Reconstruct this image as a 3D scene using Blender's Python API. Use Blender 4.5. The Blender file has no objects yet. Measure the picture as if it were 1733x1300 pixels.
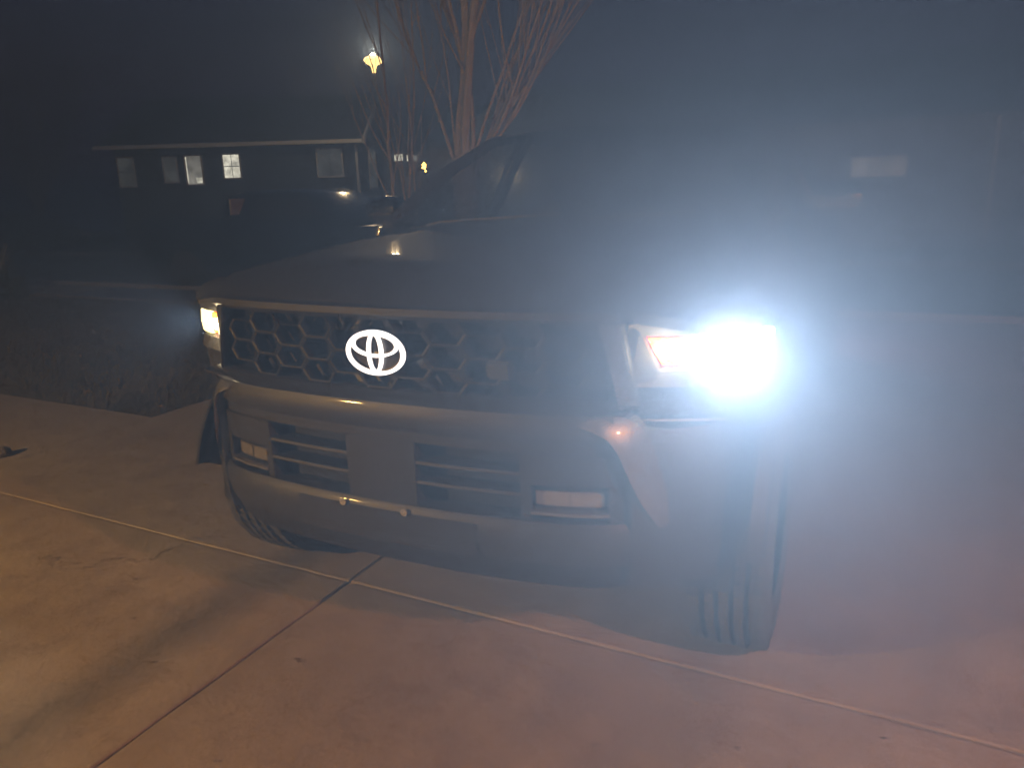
import bpy, bmesh, math, random
from mathutils import Vector, Matrix
import numpy as np
random.seed(7); rng = np.random.default_rng(7)
sc = bpy.context.scene
COL = sc.collection
R = math.radians

# ------------------------------------------------------------------ camera, sky, exposure
EXPOSURE = 0.0
cam_d = bpy.data.cameras.new('camera'); cam = bpy.data.objects.new('camera', cam_d); COL.objects.link(cam)
cam_d.sensor_width = 36.0; cam_d.lens = 25.97; cam_d.clip_start = 0.02; cam_d.clip_end = 2000
ax = np.array([2531.4, -241.5, -1250.0]); ax /= np.linalg.norm(ax)      # world X seen from the camera: right, up, forward
ay = np.array([627.9, 336.3, 1250.0]); ay -= ax*(ax@ay); ay /= np.linalg.norm(ay)
az = np.cross(ax, ay); az = az if az[1] > 0 else -az
right = Vector((ax[0], ay[0], az[0])); up = Vector((ax[1], ay[1], az[1])); fwd = Vector((ax[2], ay[2], az[2]))
m = Matrix((right, up, -fwd)).transposed().to_4x4(); m.translation = (0, 0, 1.45)
cam.matrix_world = m
sc.camera = cam

world = bpy.data.worlds.new('World'); sc.world = world; world.use_nodes = True
wn = world.node_tree
sky = wn.nodes.new('ShaderNodeTexSky'); sky.sky_type = 'NISHITA'; sky.sun_disc = False
sky.sun_elevation = R(-1.0); sky.sun_rotation = R(150); sky.air_density = 1.3; sky.dust_density = 0.4; sky.ozone_density = 3.0
bg = wn.nodes['Background']; bg.inputs['Strength'].default_value = 0.11
wn.links.new(sky.outputs['Color'], bg.inputs['Color'])

sc.view_settings.view_transform = 'Standard'; sc.view_settings.look = 'None'
sc.view_settings.exposure = EXPOSURE; sc.view_settings.gamma = 1.0; sc.view_settings.use_curve_mapping = False
sc.render.engine = 'CYCLES'
cy = sc.cycles
cy.use_denoising = True; cy.denoising_input_passes = 'RGB'; cy.max_bounces = 4; cy.diffuse_bounces = 2; cy.glossy_bounces = 2
cy.transmission_bounces = 2; cy.use_adaptive_sampling = True; cy.adaptive_threshold = .03; cy.volume_bounces = 0; cy.transparent_max_bounces = 8
cy.sample_clamp_indirect = 4.0; cy.caustics_reflective = False; cy.caustics_refractive = False

# ------------------------------------------------------------------ materials
def nn(nt, t, **kw):
    n = nt.nodes.new(t)
    for k, v in kw.items(): setattr(n, k, v)
    return n
def mat(name, col, rough=.6, metal=0., var=.12, scale=8., bump=0., bscale=60., coat=0., spec=.5, emit=None, estr=0., trans=0., alpha=1., ior=1.45, rvar=.07):
    M = bpy.data.materials.new(name); M.use_nodes = True
    nt = M.node_tree; p = nt.nodes['Principled BSDF']
    p.inputs['Roughness'].default_value = rough; p.inputs['Metallic'].default_value = metal
    p.inputs['Coat Weight'].default_value = coat; p.inputs['Coat Roughness'].default_value = .05
    p.inputs['Specular IOR Level'].default_value = spec; p.inputs['IOR'].default_value = ior
    p.inputs['Transmission Weight'].default_value = trans; p.inputs['Alpha'].default_value = alpha
    tc = nn(nt, 'ShaderNodeTexCoord')
    no = nn(nt, 'ShaderNodeTexNoise'); no.inputs['Scale'].default_value = scale; no.inputs['Detail'].default_value = 6
    nt.links.new(tc.outputs['Object'], no.inputs['Vector'])
    mx = nn(nt, 'ShaderNodeMix', data_type='RGBA')
    c = np.array(col)
    mx.inputs[6].default_value = (*np.clip(c*(1-var), 0, 1), 1); mx.inputs[7].default_value = (*np.clip(c*(1+var), 0, 1), 1)
    rp = nn(nt, 'ShaderNodeMapRange'); rp.inputs[1].default_value = .3; rp.inputs[2].default_value = .7
    nt.links.new(no.outputs['Fac'], rp.inputs[0]); nt.links.new(rp.outputs[0], mx.inputs[0])
    nt.links.new(mx.outputs[2], p.inputs['Base Color'])
    rr = nn(nt, 'ShaderNodeMapRange'); rr.inputs[3].default_value = max(0, rough-rvar); rr.inputs[4].default_value = min(1, rough+rvar)
    nt.links.new(no.outputs['Fac'], rr.inputs[0]); nt.links.new(rr.outputs[0], p.inputs['Roughness'])
    if bump:
        b2 = nn(nt, 'ShaderNodeTexNoise'); b2.inputs['Scale'].default_value = bscale; b2.inputs['Detail'].default_value = 4
        nt.links.new(tc.outputs['Object'], b2.inputs['Vector'])
        bp = nn(nt, 'ShaderNodeBump'); bp.inputs['Strength'].default_value = bump; bp.inputs['Distance'].default_value = .01
        nt.links.new(b2.outputs['Fac'], bp.inputs['Height']); nt.links.new(bp.outputs['Normal'], p.inputs['Normal'])
    if emit is not None:
        M.cycles.emission_sampling = 'NONE'      # the lamps' own light objects do the lighting
        p.inputs['Emission Color'].default_value = (*emit, 1); p.inputs['Emission Strength'].default_value = estr
    return M
M = {}
M['paint'] = mat('dark_truck_paint', (.028, .029, .029), .52, .2, .04, 6, coat=.12, rvar=.015)
M['plastic'] = mat('black_textured_plastic', (.013, .013, .013), .6, 0, .2, 25, bump=.12, bscale=350)
M['grille'] = mat('dark_grille_plastic', (.008, .008, .008), .55, 0, .2, 25, spec=.3)
M['gloss'] = mat('gloss_black_plastic', (.012, .012, .012), .18, 0, .2, 20, coat=.5)
M['trim'] = mat('grey_painted_trim', (.11, .11, .105), .35, .3, .15, 20, bump=.05, bscale=300, coat=.3)
M['housing'] = mat('lamp_housing_grey', (.07, .07, .066), .45, .2, .2, 60, bump=.25, bscale=500)
M['rubber'] = mat('tyre_rubber', (.055, .055, .055), .8, 0, .25, 20, bump=.2, bscale=200)
M['alloy'] = mat('wheel_alloy', (.2, .2, .2), .35, .8, .1, 20)
M['steel'] = mat('bright_bolt_metal', (.6, .6, .6), .3, .9, .1, 50)
M['dark'] = mat('dark_underbody', (.012, .012, .012), .8, 0, .3, 10)
M['fog'] = mat('fog_lamp_lens', (.13, .12, .10), .3, 0, .12, 30, coat=.4, bump=.2, bscale=150)
M['glass'] = mat('vehicle_glass', (.02, .024, .024), .03, 0, .05, 4, spec=.6, alpha=.55)
M['chrome'] = mat('chrome_ring', (.5, .5, .5), .12, 1., .05, 10)
M['emblem'] = mat('emblem_light', (.9, .9, .9), .4, emit=(1, .985, .97), estr=1.6)
M['headw'] = mat('headlamp_white_light', (.9, .9, .9), .4, emit=(1, .96, .84), estr=30)
M['heady'] = mat('headlamp_yellow_light', (.9, .8, .4), .4, emit=(1, .84, .34), estr=2.6)
M['heada'] = mat('headlamp_amber_light', (.9, .4, .05), .3, emit=(1, .20, .003), estr=2.4)
M['headr'] = mat('headlamp_amber_rim', (.7, .12, .02), .3, emit=(1, .05, .004), estr=1.7)
M['marker'] = mat('side_marker_lens', (.6, .08, .02), .2, emit=(1, .09, .02), estr=2.2, coat=.5)
M['tail'] = mat('tail_lamp_red', (.5, .02, .02), .3, emit=(1, .05, .04), estr=4)
M['seat'] = mat('seat_fabric', (.03, .03, .032), .8)

def concrete_mat():
    Mt = bpy.data.materials.new('driveway_concrete'); Mt.use_nodes = True; nt = Mt.node_tree; p = nt.nodes['Principled BSDF']
    geo = nn(nt, 'ShaderNodeNewGeometry')
    def noise(s, d=8, rough=.6):
        n = nn(nt, 'ShaderNodeTexNoise'); n.inputs['Scale'].default_value = s; n.inputs['Detail'].default_value = d; n.inputs['Roughness'].default_value = rough
        nt.links.new(geo.outputs['Position'], n.inputs['Vector']); return n
    def mapr(src, a, b, c, d):
        r = nn(nt, 'ShaderNodeMapRange'); r.inputs[1].default_value = a; r.inputs[2].default_value = b; r.inputs[3].default_value = c; r.inputs[4].default_value = d
        nt.links.new(src, r.inputs[0]); return r.outputs[0]
    def math_(op, a, b=None):
        n = nn(nt, 'ShaderNodeMath', operation=op)
        for i, v in enumerate((a, b)):
            if v is None: continue
            if isinstance(v, (int, float)): n.inputs[i].default_value = v
            else: nt.links.new(v, n.inputs[i])
        return n.outputs[0]
    big = noise(.9, 5); mid = noise(6, 8); fine = noise(85, 5, .75); stain = noise(2.6, 6, .7)
    base = nn(nt, 'ShaderNodeMix', data_type='RGBA')
    base.inputs[6].default_value = (.24, .20, .165, 1); base.inputs[7].default_value = (.36, .315, .265, 1)
    f = math_('ADD', math_('MULTIPLY', big.outputs['Fac'], .5), math_('MULTIPLY', mid.outputs['Fac'], .5))
    nt.links.new(mapr(f, .38, .62, 0, 1), base.inputs[0])
    # tyre track staining along the driveway: two soft wobbly grey bands
    sep = nn(nt, 'ShaderNodeSeparateXYZ'); nt.links.new(geo.outputs['Position'], sep.inputs[0])
    wob = math_('ADD', sep.outputs['X'], math_('MULTIPLY', math_('SUBTRACT', stain.outputs['Fac'], .5), .30))
    def track(xc, wd):
        d = math_('ABSOLUTE', math_('SUBTRACT', wob, xc)); return mapr(d, 0, wd, 1, 0)
    t = math_('MAXIMUM', track(-2.12, .19), math_('MULTIPLY', track(-.42, .2), .35))
    t = math_('MULTIPLY', t, mapr(stain.outputs['Fac'], .3, .6, .35, .8))
    st = nn(nt, 'ShaderNodeMix', data_type='RGBA'); nt.links.new(base.outputs[2], st.inputs[6]); st.inputs[7].default_value = (.10, .105, .10, 1)
    nt.links.new(t, st.inputs[0])
    # scattered dark spots
    vo = nn(nt, 'ShaderNodeTexVoronoi'); vo.inputs['Scale'].default_value = 4.5; nt.links.new(geo.outputs['Position'], vo.inputs['Vector'])
    sp = mapr(vo.outputs['Distance'], .02, .09, .55, 0)
    s2 = nn(nt, 'ShaderNodeMix', data_type='RGBA'); nt.links.new(st.outputs[2], s2.inputs[6]); s2.inputs[7].default_value = (.09, .075, .065, 1)
    nt.links.new(math_('MULTIPLY', sp, mapr(mid.outputs['Fac'], .5, .58, 0, 1)), s2.inputs[0])
    wv = noise(1.3, 6, .65); vc = nn(nt, 'ShaderNodeTexVoronoi', feature='DISTANCE_TO_EDGE'); vc.inputs['Scale'].default_value = .42
    wa = nn(nt, 'ShaderNodeVectorMath', operation='SCALE'); wa.inputs['Scale'].default_value = .9; nt.links.new(wv.outputs['Color'], wa.inputs[0])
    wb = nn(nt, 'ShaderNodeVectorMath', operation='ADD'); nt.links.new(wa.outputs[0], wb.inputs[0]); nt.links.new(geo.outputs['Position'], wb.inputs[1]); nt.links.new(wb.outputs[0], vc.inputs['Vector'])
    ck = math_('MULTIPLY', mapr(vc.outputs['Distance'], 0, .0035, .8, 0), mapr(big.outputs['Fac'], .5, .58, 0, 1))
    s3 = nn(nt, 'ShaderNodeMix', data_type='RGBA'); nt.links.new(s2.outputs[2], s3.inputs[6]); s3.inputs[7].default_value = (.05, .04, .035, 1); nt.links.new(ck, s3.inputs[0]); s2 = s3
    gr = nn(nt, 'ShaderNodeMix', data_type='RGBA', blend_type='MULTIPLY'); gr.inputs[0].default_value = 1
    nt.links.new(s2.outputs[2], gr.inputs[6])
    g3 = nn(nt, 'ShaderNodeCombineColor'); gv = mapr(fine.outputs['Fac'], .3, .7, .68, 1.22)
    for i in range(3): nt.links.new(gv, g3.inputs[i])
    nt.links.new(g3.outputs[0], gr.inputs[7]); nt.links.new(gr.outputs[2], p.inputs['Base Color'])
    p.inputs['Roughness'].default_value = .75
    bp = nn(nt, 'ShaderNodeBump'); bp.inputs['Strength'].default_value = .35; bp.inputs['Distance'].default_value = .004
    nt.links.new(math_('ADD', fine.outputs['Fac'], mid.outputs['Fac']), bp.inputs['Height']); nt.links.new(bp.outputs['Normal'], p.inputs['Normal'])
    return Mt
M['concrete'] = concrete_mat()
M['joint'] = mat('joint_dirt', (.03, .024, .02), .95, 0, .4, 40, bump=.4, bscale=200)
M['soil'] = mat('lawn_soil', (.055, .047, .035), .95, 0, .35, 3, bump=.6, bscale=60)
M['grass'] = mat('dry_grass', (.10, .085, .045), .85, 0, .4, 1.5)
M['leaf'] = mat('dry_leaf', (.24, .15, .08), .8, 0, .4, 30)
M['asphalt'] = mat('asphalt', (.06, .06, .06), .85, 0, .25, 2, bump=.4, bscale=120)
M['kerb'] = mat('kerb_concrete', (.28, .27, .25), .85, 0, .2, 5, bump=.3, bscale=60)
M['bark'] = mat('bark', (.36, .32, .29), .9, 0, .3, 12, bump=.8, bscale=50)
M['siding'] = mat('dark_blue_siding', (.05, .06, .075), .7, 0, .12, 4)
M['siding2'] = mat('tan_siding', (.22, .19, .17), .7, 0, .12, 4)
M['stone'] = mat('stone_veneer', (.2, .18, .16), .85, 0, .35, 5, bump=.8, bscale=8)
M['roof'] = mat('roof_shingles', (.05, .048, .045), .9, 0, .3, 8, bump=.6, bscale=20)
M['wtrim'] = mat('white_trim', (.6, .59, .56), .6, 0, .08, 5)
M['wall'] = mat('warm_grey_siding', (.22, .20, .18), .7, 0, .1, 4)
M['gdoor'] = mat('garage_door_brown', (.16, .11, .08), .5, 0, .06, 3)
M['pole'] = mat('lamp_post_black', (.03, .03, .03), .5, .3, .2, 10)
M['carpaint'] = mat('black_car_paint', (.012, .014, .018), .15, .2, .1, 10, coat=1)
M['stoneb'] = mat('field_stone', (.09, .075, .065), .9, 0, .3, 15, bump=.5, bscale=30)
M['shrub'] = mat('shrub_leaf', (.06, .07, .03), .8, 0, .4, 4)
def winmat(name, col, s, sc_=2.0):
    Mt = mat(name, (.05, .05, .05), .3, emit=col, estr=s)
    nt = Mt.node_tree; p = nt.nodes['Principled BSDF']; tc = nn(nt, 'ShaderNodeTexCoord')
    no = nn(nt, 'ShaderNodeTexNoise'); no.inputs['Scale'].default_value = sc_; no.inputs['Detail'].default_value = 3
    nt.links.new(tc.outputs['Object'], no.inputs['Vector'])
    r = nn(nt, 'ShaderNodeMapRange'); r.inputs[1].default_value = .3; r.inputs[2].default_value = .75; r.inputs[3].default_value = .35*s; r.inputs[4].default_value = 1.5*s
    nt.links.new(no.outputs['Fac'], r.inputs[0]); nt.links.new(r.outputs[0], p.inputs['Emission Strength']); return Mt
M['win_dim'] = winmat('window_dim_light', (.8, .8, .72), .045)
M['win_dim2'] = winmat('window_dim_orange', (1, .72, .45), .045)
M['win_mid'] = winmat('window_curtain_light', (1, .93, .78), .22)
M['win_hi'] = winmat('window_bright_light', (1, .94, .75), .85, 4)
M['win_dark'] = mat('window_dark_glass', (.03, .03, .035), .08, spec=.7)
M['lampglow'] = mat('lamp_glass_lit', (.9, .85, .7), .4, emit=(1, .62, .20), estr=2.6)
M['lantglow'] = mat('lantern_glass_lit', (.9, .8, .6), .4, emit=(1, .72, .38), estr=10)
M['amberglow'] = mat('amber_string_bulb', (.9, .6, .2), .4, emit=(1, .52, .10), estr=7)

# ------------------------------------------------------------------ helpers
def me_obj(name, verts, faces, material, parent=None, smooth=False, kind=None):
    me = bpy.data.meshes.new(name); me.from_pydata([tuple(v) for v in verts], [], faces); me.update()
    o = bpy.data.objects.new(name, me); COL.objects.link(o)
    if material is not None: me.materials.append(material)
    if smooth: me.polygons.foreach_set('use_smooth', [True]*len(me.polygons))
    if parent is not None: o.parent = parent
    if kind: o['kind'] = kind
    return o
class MB:
    def __init__(s): s.v = []; s.f = []
    def add(s, vs, fs):
        n = len(s.v); s.v += [tuple(v) for v in vs]; s.f += [tuple(i+n for i in f) for f in fs]; return s
    def box(s, x0, x1, y0, y1, z0, z1):
        return s.add([(x0,y0,z0),(x1,y0,z0),(x1,y1,z0),(x0,y1,z0),(x0,y0,z1),(x1,y0,z1),(x1,y1,z1),(x0,y1,z1)],
                     [(0,3,2,1),(4,5,6,7),(0,1,5,4),(1,2,6,5),(2,3,7,6),(3,0,4,7)])
    def tube(s, pts, rad, n=8, closed=False, flat=None):
        pts = [Vector(p) for p in pts]; N = len(pts); rads = rad if hasattr(rad, '__len__') else [rad]*N
        vs = []; prev = None
        for i, p in enumerate(pts):
            a = pts[(i-1) % N] if (closed or i > 0) else p; b = pts[(i+1) % N] if (closed or i < N-1) else p
            t = (b-a).normalized() if (b-a).length > 1e-9 else Vector((0,0,1))
            ref = prev if prev is not None else (Vector((0,1,0)) if abs(t.y) < .9 else Vector((1,0,0)))
            u = (ref - t*ref.dot(t)); u = u.normalized() if u.length > 1e-6 else t.orthogonal().normalized()
            w = t.cross(u); prev = u
            for k in range(n):
                an = 2*math.pi*k/n; vs.append(p + u*math.cos(an)*rads[i]*(flat or 1) + w*math.sin(an)*rads[i])
        fs = []
        for i in range(N if closed else N-1):
            j = (i+1) % N
            for k in range(n): fs.append((i*n+k, i*n+(k+1) % n, j*n+(k+1) % n, j*n+k))
        if not closed: fs += [tuple(range(n))[::-1], tuple(range((N-1)*n, N*n))]
        return s.add(vs, fs)
    def grid(s, P):       # P[i][j] -> point
        a, b = len(P), len(P[0]); return s.add([q for r in P for q in r], [(i*b+j, (i+1)*b+j, (i+1)*b+j+1, i*b+j+1) for i in range(a-1) for j in range(b-1)])
    def slab(s, poly, d):  # closed solid: polygon (3d points) offset by vector d
        n = len(poly); d = Vector(d); vs = [Vector(p) for p in poly]; vs += [p+d for p in vs]
        return s.add(vs, [tuple(range(n)), tuple(range(2*n-1, n-1, -1))] + [(i, n+i, n+(i+1) % n, (i+1) % n) for i in range(n)])
    def lathe(s, prof, n=32, axis='z', c=(0,0,0), closed=False):
        vs = []
        for (r, h) in prof:
            for k in range(n):
                a = 2*math.pi*k/n; x, y = r*math.cos(a), r*math.sin(a)
                vs.append({'z': (c[0]+x, c[1]+y, c[2]+h), 'x': (c[0]+h, c[1]+x, c[2]+y), 'y': (c[0]+x, c[1]+h, c[2]+y)}[axis])
        m_ = len(prof); fs = [(i*n+k, i*n+(k+1) % n, ((i+1) % m_)*n+(k+1) % n, ((i+1) % m_)*n+k) for i in range(m_ if closed else m_-1) for k in range(n)]
        return s.add(vs, fs)
    def build(s, name, material, parent=None, smooth=False, bevel=0, kind=None, fix=True):
        o = me_obj(name, s.v, s.f, material, parent, False, kind)
        if fix:
            b = bmesh.new(); b.from_mesh(o.data); bmesh.ops.recalc_face_normals(b, faces=b.faces)
            if bevel: bmesh.ops.bevel(b, geom=b.edges[:], offset=bevel, segments=2, affect='EDGES', clamp_overlap=True)
            b.to_mesh(o.data); b.free()
        if smooth:
            o.data.polygons.foreach_set('use_smooth', [True]*len(o.data.polygons))
            try: o.data.set_sharp_from_angle(angle=R(35))
            except Exception: pass
        return o
def tag(o, label=None, cat=None, group=None, kind=None):
    if label: o['label'] = label
    if cat: o['category'] = cat
    if group: o['group'] = group
    if kind: o['kind'] = kind
    return o
def empty(name, loc=(0,0,0), rz=0.):
    o = bpy.data.objects.new(name, None); COL.objects.link(o); o.location = loc; o.rotation_euler = (0,0,rz); o.empty_display_size = .2; return o
def light(name, kind, loc, power, col, parent=None, radius=.03, direction=None, size=None, blend=None):
    d = bpy.data.lights.new(name, kind); d.energy = power; d.color = col; d.shadow_soft_size = radius
    if size: d.spot_size = size
    if blend is not None: d.spot_blend = blend
    o = bpy.data.objects.new(name, d); COL.objects.link(o); o.location = loc
    if direction is not None: o.rotation_euler = Vector(direction).to_track_quat('-Z', 'Y').to_euler()
    if parent is not None: o.parent = parent
    return o

# ------------------------------------------------------------------ ground, driveway, street
g = me_obj('ground', [(-400,-300,-.05),(400,-300,-.05),(400,500,-.05),(-400,500,-.05)], [(0,1,2,3)], M['soil']); g['kind'] = 'structure'
def slab_set(name, xs, ys, joint=.011, drop=.0):
    base = MB().box(xs[0]+.01, xs[-1]-.01, ys[0]+.01, ys[-1]-.01, -.11, -.016).build(name, M['joint']); base['kind'] = 'structure'
    for i in range(len(xs)-1):
        for j in range(len(ys)-1):
            x0, x1, y0, y1 = xs[i]+joint/2, xs[i+1]-joint/2, ys[j]+joint/2, ys[j+1]-joint/2
            if x0 > x1 or y0 > y1: continue
            dz = random.uniform(-.002, .002); e = .004
            # subdivide the rim slightly so the tooled edge wobbles
            nx = max(2, int((x1-x0)/.12)); ny = max(2, int((y1-y0)/.12))
            rim = [(x0+(x1-x0)*k/nx, y0) for k in range(nx)] + [(x1, y0+(y1-y0)*k/ny) for k in range(ny)] + [(x1-(x1-x0)*k/nx, y1) for k in range(nx)] + [(x0, y1-(y1-y0)*k/ny) for k in range(ny)]
            rim = [(a+random.uniform(-.0022,.0022), b+random.uniform(-.0022,.0022)) for a, b in rim]
            n = len(rim); cx, cy_ = (x0+x1)/2, (y0+y1)/2
            ins = [(a+math.copysign(e, cx-a), b+math.copysign(e, cy_-b)) for a, b in rim]
            vs = [(a, b, -.10) for a, b in rim] + [(a, b, -.003+dz) for a, b in rim] + [(a, b, dz) for a, b in ins]
            fs = [(k, (k+1) % n, n+(k+1) % n, n+k) for k in range(n)] + [(n+k, n+(k+1) % n, 2*n+(k+1) % n, 2*n+k) for k in range(n)] + [tuple(range(2*n, 3*n))]
            me_obj('slab', vs, fs, M['concrete'], base)
    return base
slab_set('driveway', [-4.6, -1.79, 1.02, 2.6], [-2.5, -1.01, 2.04, 5.09, 8.0])
slab_set('side_path', [-10.2, -7.4, -4.6], [-2.5, .3, 3.35])
slab_set('sidewalk', [-30.0+1.6*i for i in range(32)], [8.0, 9.2], joint=.01)
st = me_obj('street', [(-120,9.36,-.046),(90,9.36,-.046),(90,15.8,-.046),(-120,15.8,-.046)], [(0,1,2,3)], M['asphalt']); st['kind'] = 'structure'
for yk in (9.2, 15.8):
    k = MB().box(-120, 90, yk, yk+.16, -.2, .07).build('kerb', M['kerb'], None, bevel=.02); k['kind'] = 'structure'

# ------------------------------------------------------------------ front lawn: grass, leaves
def blades(name, n, x0, x1, y0, y1, label):
    x = rng.uniform(x0, x1, n); y = rng.uniform(y0, y1, n); h = rng.uniform(.025, .075, n); a = rng.uniform(0, 2*np.pi, n); w = rng.uniform(.003, .007, n)
    lx = rng.normal(0, .03, n); ly = rng.normal(0, .03, n)
    v = np.empty((n, 3, 3))
    v[:,0] = np.stack([x-w*np.cos(a), y-w*np.sin(a), np.full(n, -.05)], 1); v[:,1] = np.stack([x+w*np.cos(a), y+w*np.sin(a), np.full(n, -.05)], 1)
    v[:,2] = np.stack([x+lx, y+ly, -.05+h], 1)
    me = bpy.data.meshes.new(name); me.from_pydata(v.reshape(-1,3).tolist(), [], np.arange(3*n).reshape(-1,3).tolist()); me.materials.append(M['grass'])
    o = bpy.data.objects.new(name, me); COL.objects.link(o); tag(o, label, 'grass', kind='stuff'); return o
blades('lawn_grass', 90000, -13.5, -4.62, 3.37, 7.98, 'dry dormant grass of the lawn left of the driveway')
blades('lawn_grass', 25000, 2.62, 7, 0, 7.98, 'dry dormant grass of the lawn right of the driveway')
mb = MB()
for i in range(420):
    x, y = random.uniform(-11, -4.7), random.uniform(3.4, 7.8); s = random.uniform(.018, .045); a = random.uniform(0, 6.28); z = -.05+random.uniform(.03, .07)
    p = [(-s, 0, 0), (0, -s*.5, random.uniform(0,.012)), (s, 0, 0), (0, s*.5, random.uniform(0,.012))]
    mb.add([(x+q[0]*math.cos(a)-q[1]*math.sin(a), y+q[0]*math.sin(a)+q[1]*math.cos(a), z+q[2]) for q in p], [(0,1,2),(0,2,3)])
tag(mb.build('fallen_leaves', M['leaf'], fix=False), 'scattered dry fallen leaves on the dark lawn', 'leaves', kind='stuff')
mb = MB()
for (x, y) in [(-1.62,1.56),(-1.6,1.555),(-2.05,1.35),(-1.5,1.12),(-.25,1.75),(-2.35,1.5),(-.95,2.02),(-2.6,1.7),(.1,1.95),(-.6,1.6)]:
    s = random.uniform(.005, .009)
    mb.add([(x-s,y,.003),(x,y-s*.6,.003),(x+s,y,.003),(x,y+s*.6,.003),(x,y,.003+s*.6)], [(0,1,4),(1,2,4),(2,3,4),(3,0,4),(0,3,2,1)])
tag(mb.build('driveway_grit', M['stoneb']), 'tiny dark crumbs of grit on the concrete driveway', 'grit', kind='stuff')
def rock(loc, s, label):
    bm = bmesh.new(); bmesh.ops.create_icosphere(bm, subdivisions=3, radius=s)
    for v in bm.verts: v.co *= 1+.25*math.sin(v.co.x*7/s*.3+1)*math.cos(v.co.y*5/s*.3) + random.uniform(-.05,.05); v.co.z *= .6
    me = bpy.data.meshes.new('rock'); bm.to_mesh(me); bm.free(); me.materials.append(M['stoneb'])
    o = bpy.data.objects.new('rock', me); COL.objects.link(o); o.location = (loc[0], loc[1], s*.45); tag(o, label, 'rock')
rock((-4.74, 2.40), .05, 'small dark rock at the left edge of the driveway')

# ------------------------------------------------------------------ the truck
T = empty('pickup_truck', (-1.23, 1.56, 0), R(1.5))
tag(T, 'large dark grey pickup truck facing the camera with glowing oval emblem and lit headlamps', 'truck')
# plan curves, right half: (x, y); y grows towards the rear
BUMP = [(0,0),(.2,.003),(.4,.02),(.55,.045),(.63,.07),(.69,.105),(.75,.150),(.81,.195),(.87,.245),(.92,.305),(.955,.40)]
LAMP = [(.60,.12),(.66,.15),(.70,.175),(.78,.205),(.86,.238),(.92,.270),(.95,.315),(.963,.38),(.968,.46)]
GRIL = [(0,.04),(.2,.044),(.4,.062),(.55,.088),(.66,.12),(.74,.16)]
def plan_y(P, x):
    x = abs(x)
    for (a, b), (c, d) in zip(P, P[1:]):
        if x <= c: return b+(d-b)*(x-a)/(c-a)
    (a, b), (c, d) = P[-2], P[-1]; return d+(d-b)/(c-a)*(x-c)
def sweep(P, x0, x1, prof, n=10, cap=True):
    """closed profile [(out, z)...] swept along the plan curve from x0 to x1; out>0 is towards the front"""
    mb = MB(); xs = [x0+(x1-x0)*i/n for i in range(n+1)]; k = len(prof); rows = []
    for x in xs:
        e = .004; dy = (plan_y(P, abs(x)+e)-plan_y(P, max(abs(x)-e, 0)))/(e+min(e, abs(x)) or 1e-9); s = math.copysign(1, x) if x else 0
        nrm = Vector((dy*s, -1, 0)).normalized(); y = plan_y(P, x)
        rows.append([(x+nrm.x*o, y+nrm.y*o, z) for o, z in prof])
    vs = [p for r in rows for p in r]; fs = [(i*k+j, i*k+(j+1) % k, (i+1)*k+(j+1) % k, (i+1)*k+j) for i in range(n) for j in range(k)]
    if cap: fs += [tuple(range(k)), tuple(range(n*k, n*k+k))]
    return mb.add(vs, fs)
def cbox(P, x0, x1, z0, z1, out=0., thick=.04, n=8, lean=0.):
    return sweep(P, x0, x1, [(out-thick, z0), (out-lean, z0), (out, z1), (out-thick, z1)], n)
# --- hood
def hood_z(x, y):
    t = max(0, min(1, (y-.11)/1.31)); z = 1.175 + .06*min(1, t/.14)**.7*1.0 + .105*t
    ed = abs(x)
    dome = .022*max(0, min(1, (.56-ed)/.12))*min(1, t/.2)
    return z + dome - .03*max(0, ed-.62)/.2
P = []
for i in range(27):
    row = []
    for j in range(41):
        x = -.83+1.66*j/40; yl = .105+.09*(abs(x)/.8)**2.4; y = yl+(1.44-yl)*(i/26)**1.35
        row.append((x, y, hood_z(x, y-(.09*(abs(x)/.8)**2.4)*(1-i/26))))
    P.append(row)
lip = [(x, y+.006, z-.03) for x, y, z in P[0]]
MB().grid([lip]+P).build('hood', M['paint'], T, smooth=True)
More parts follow.
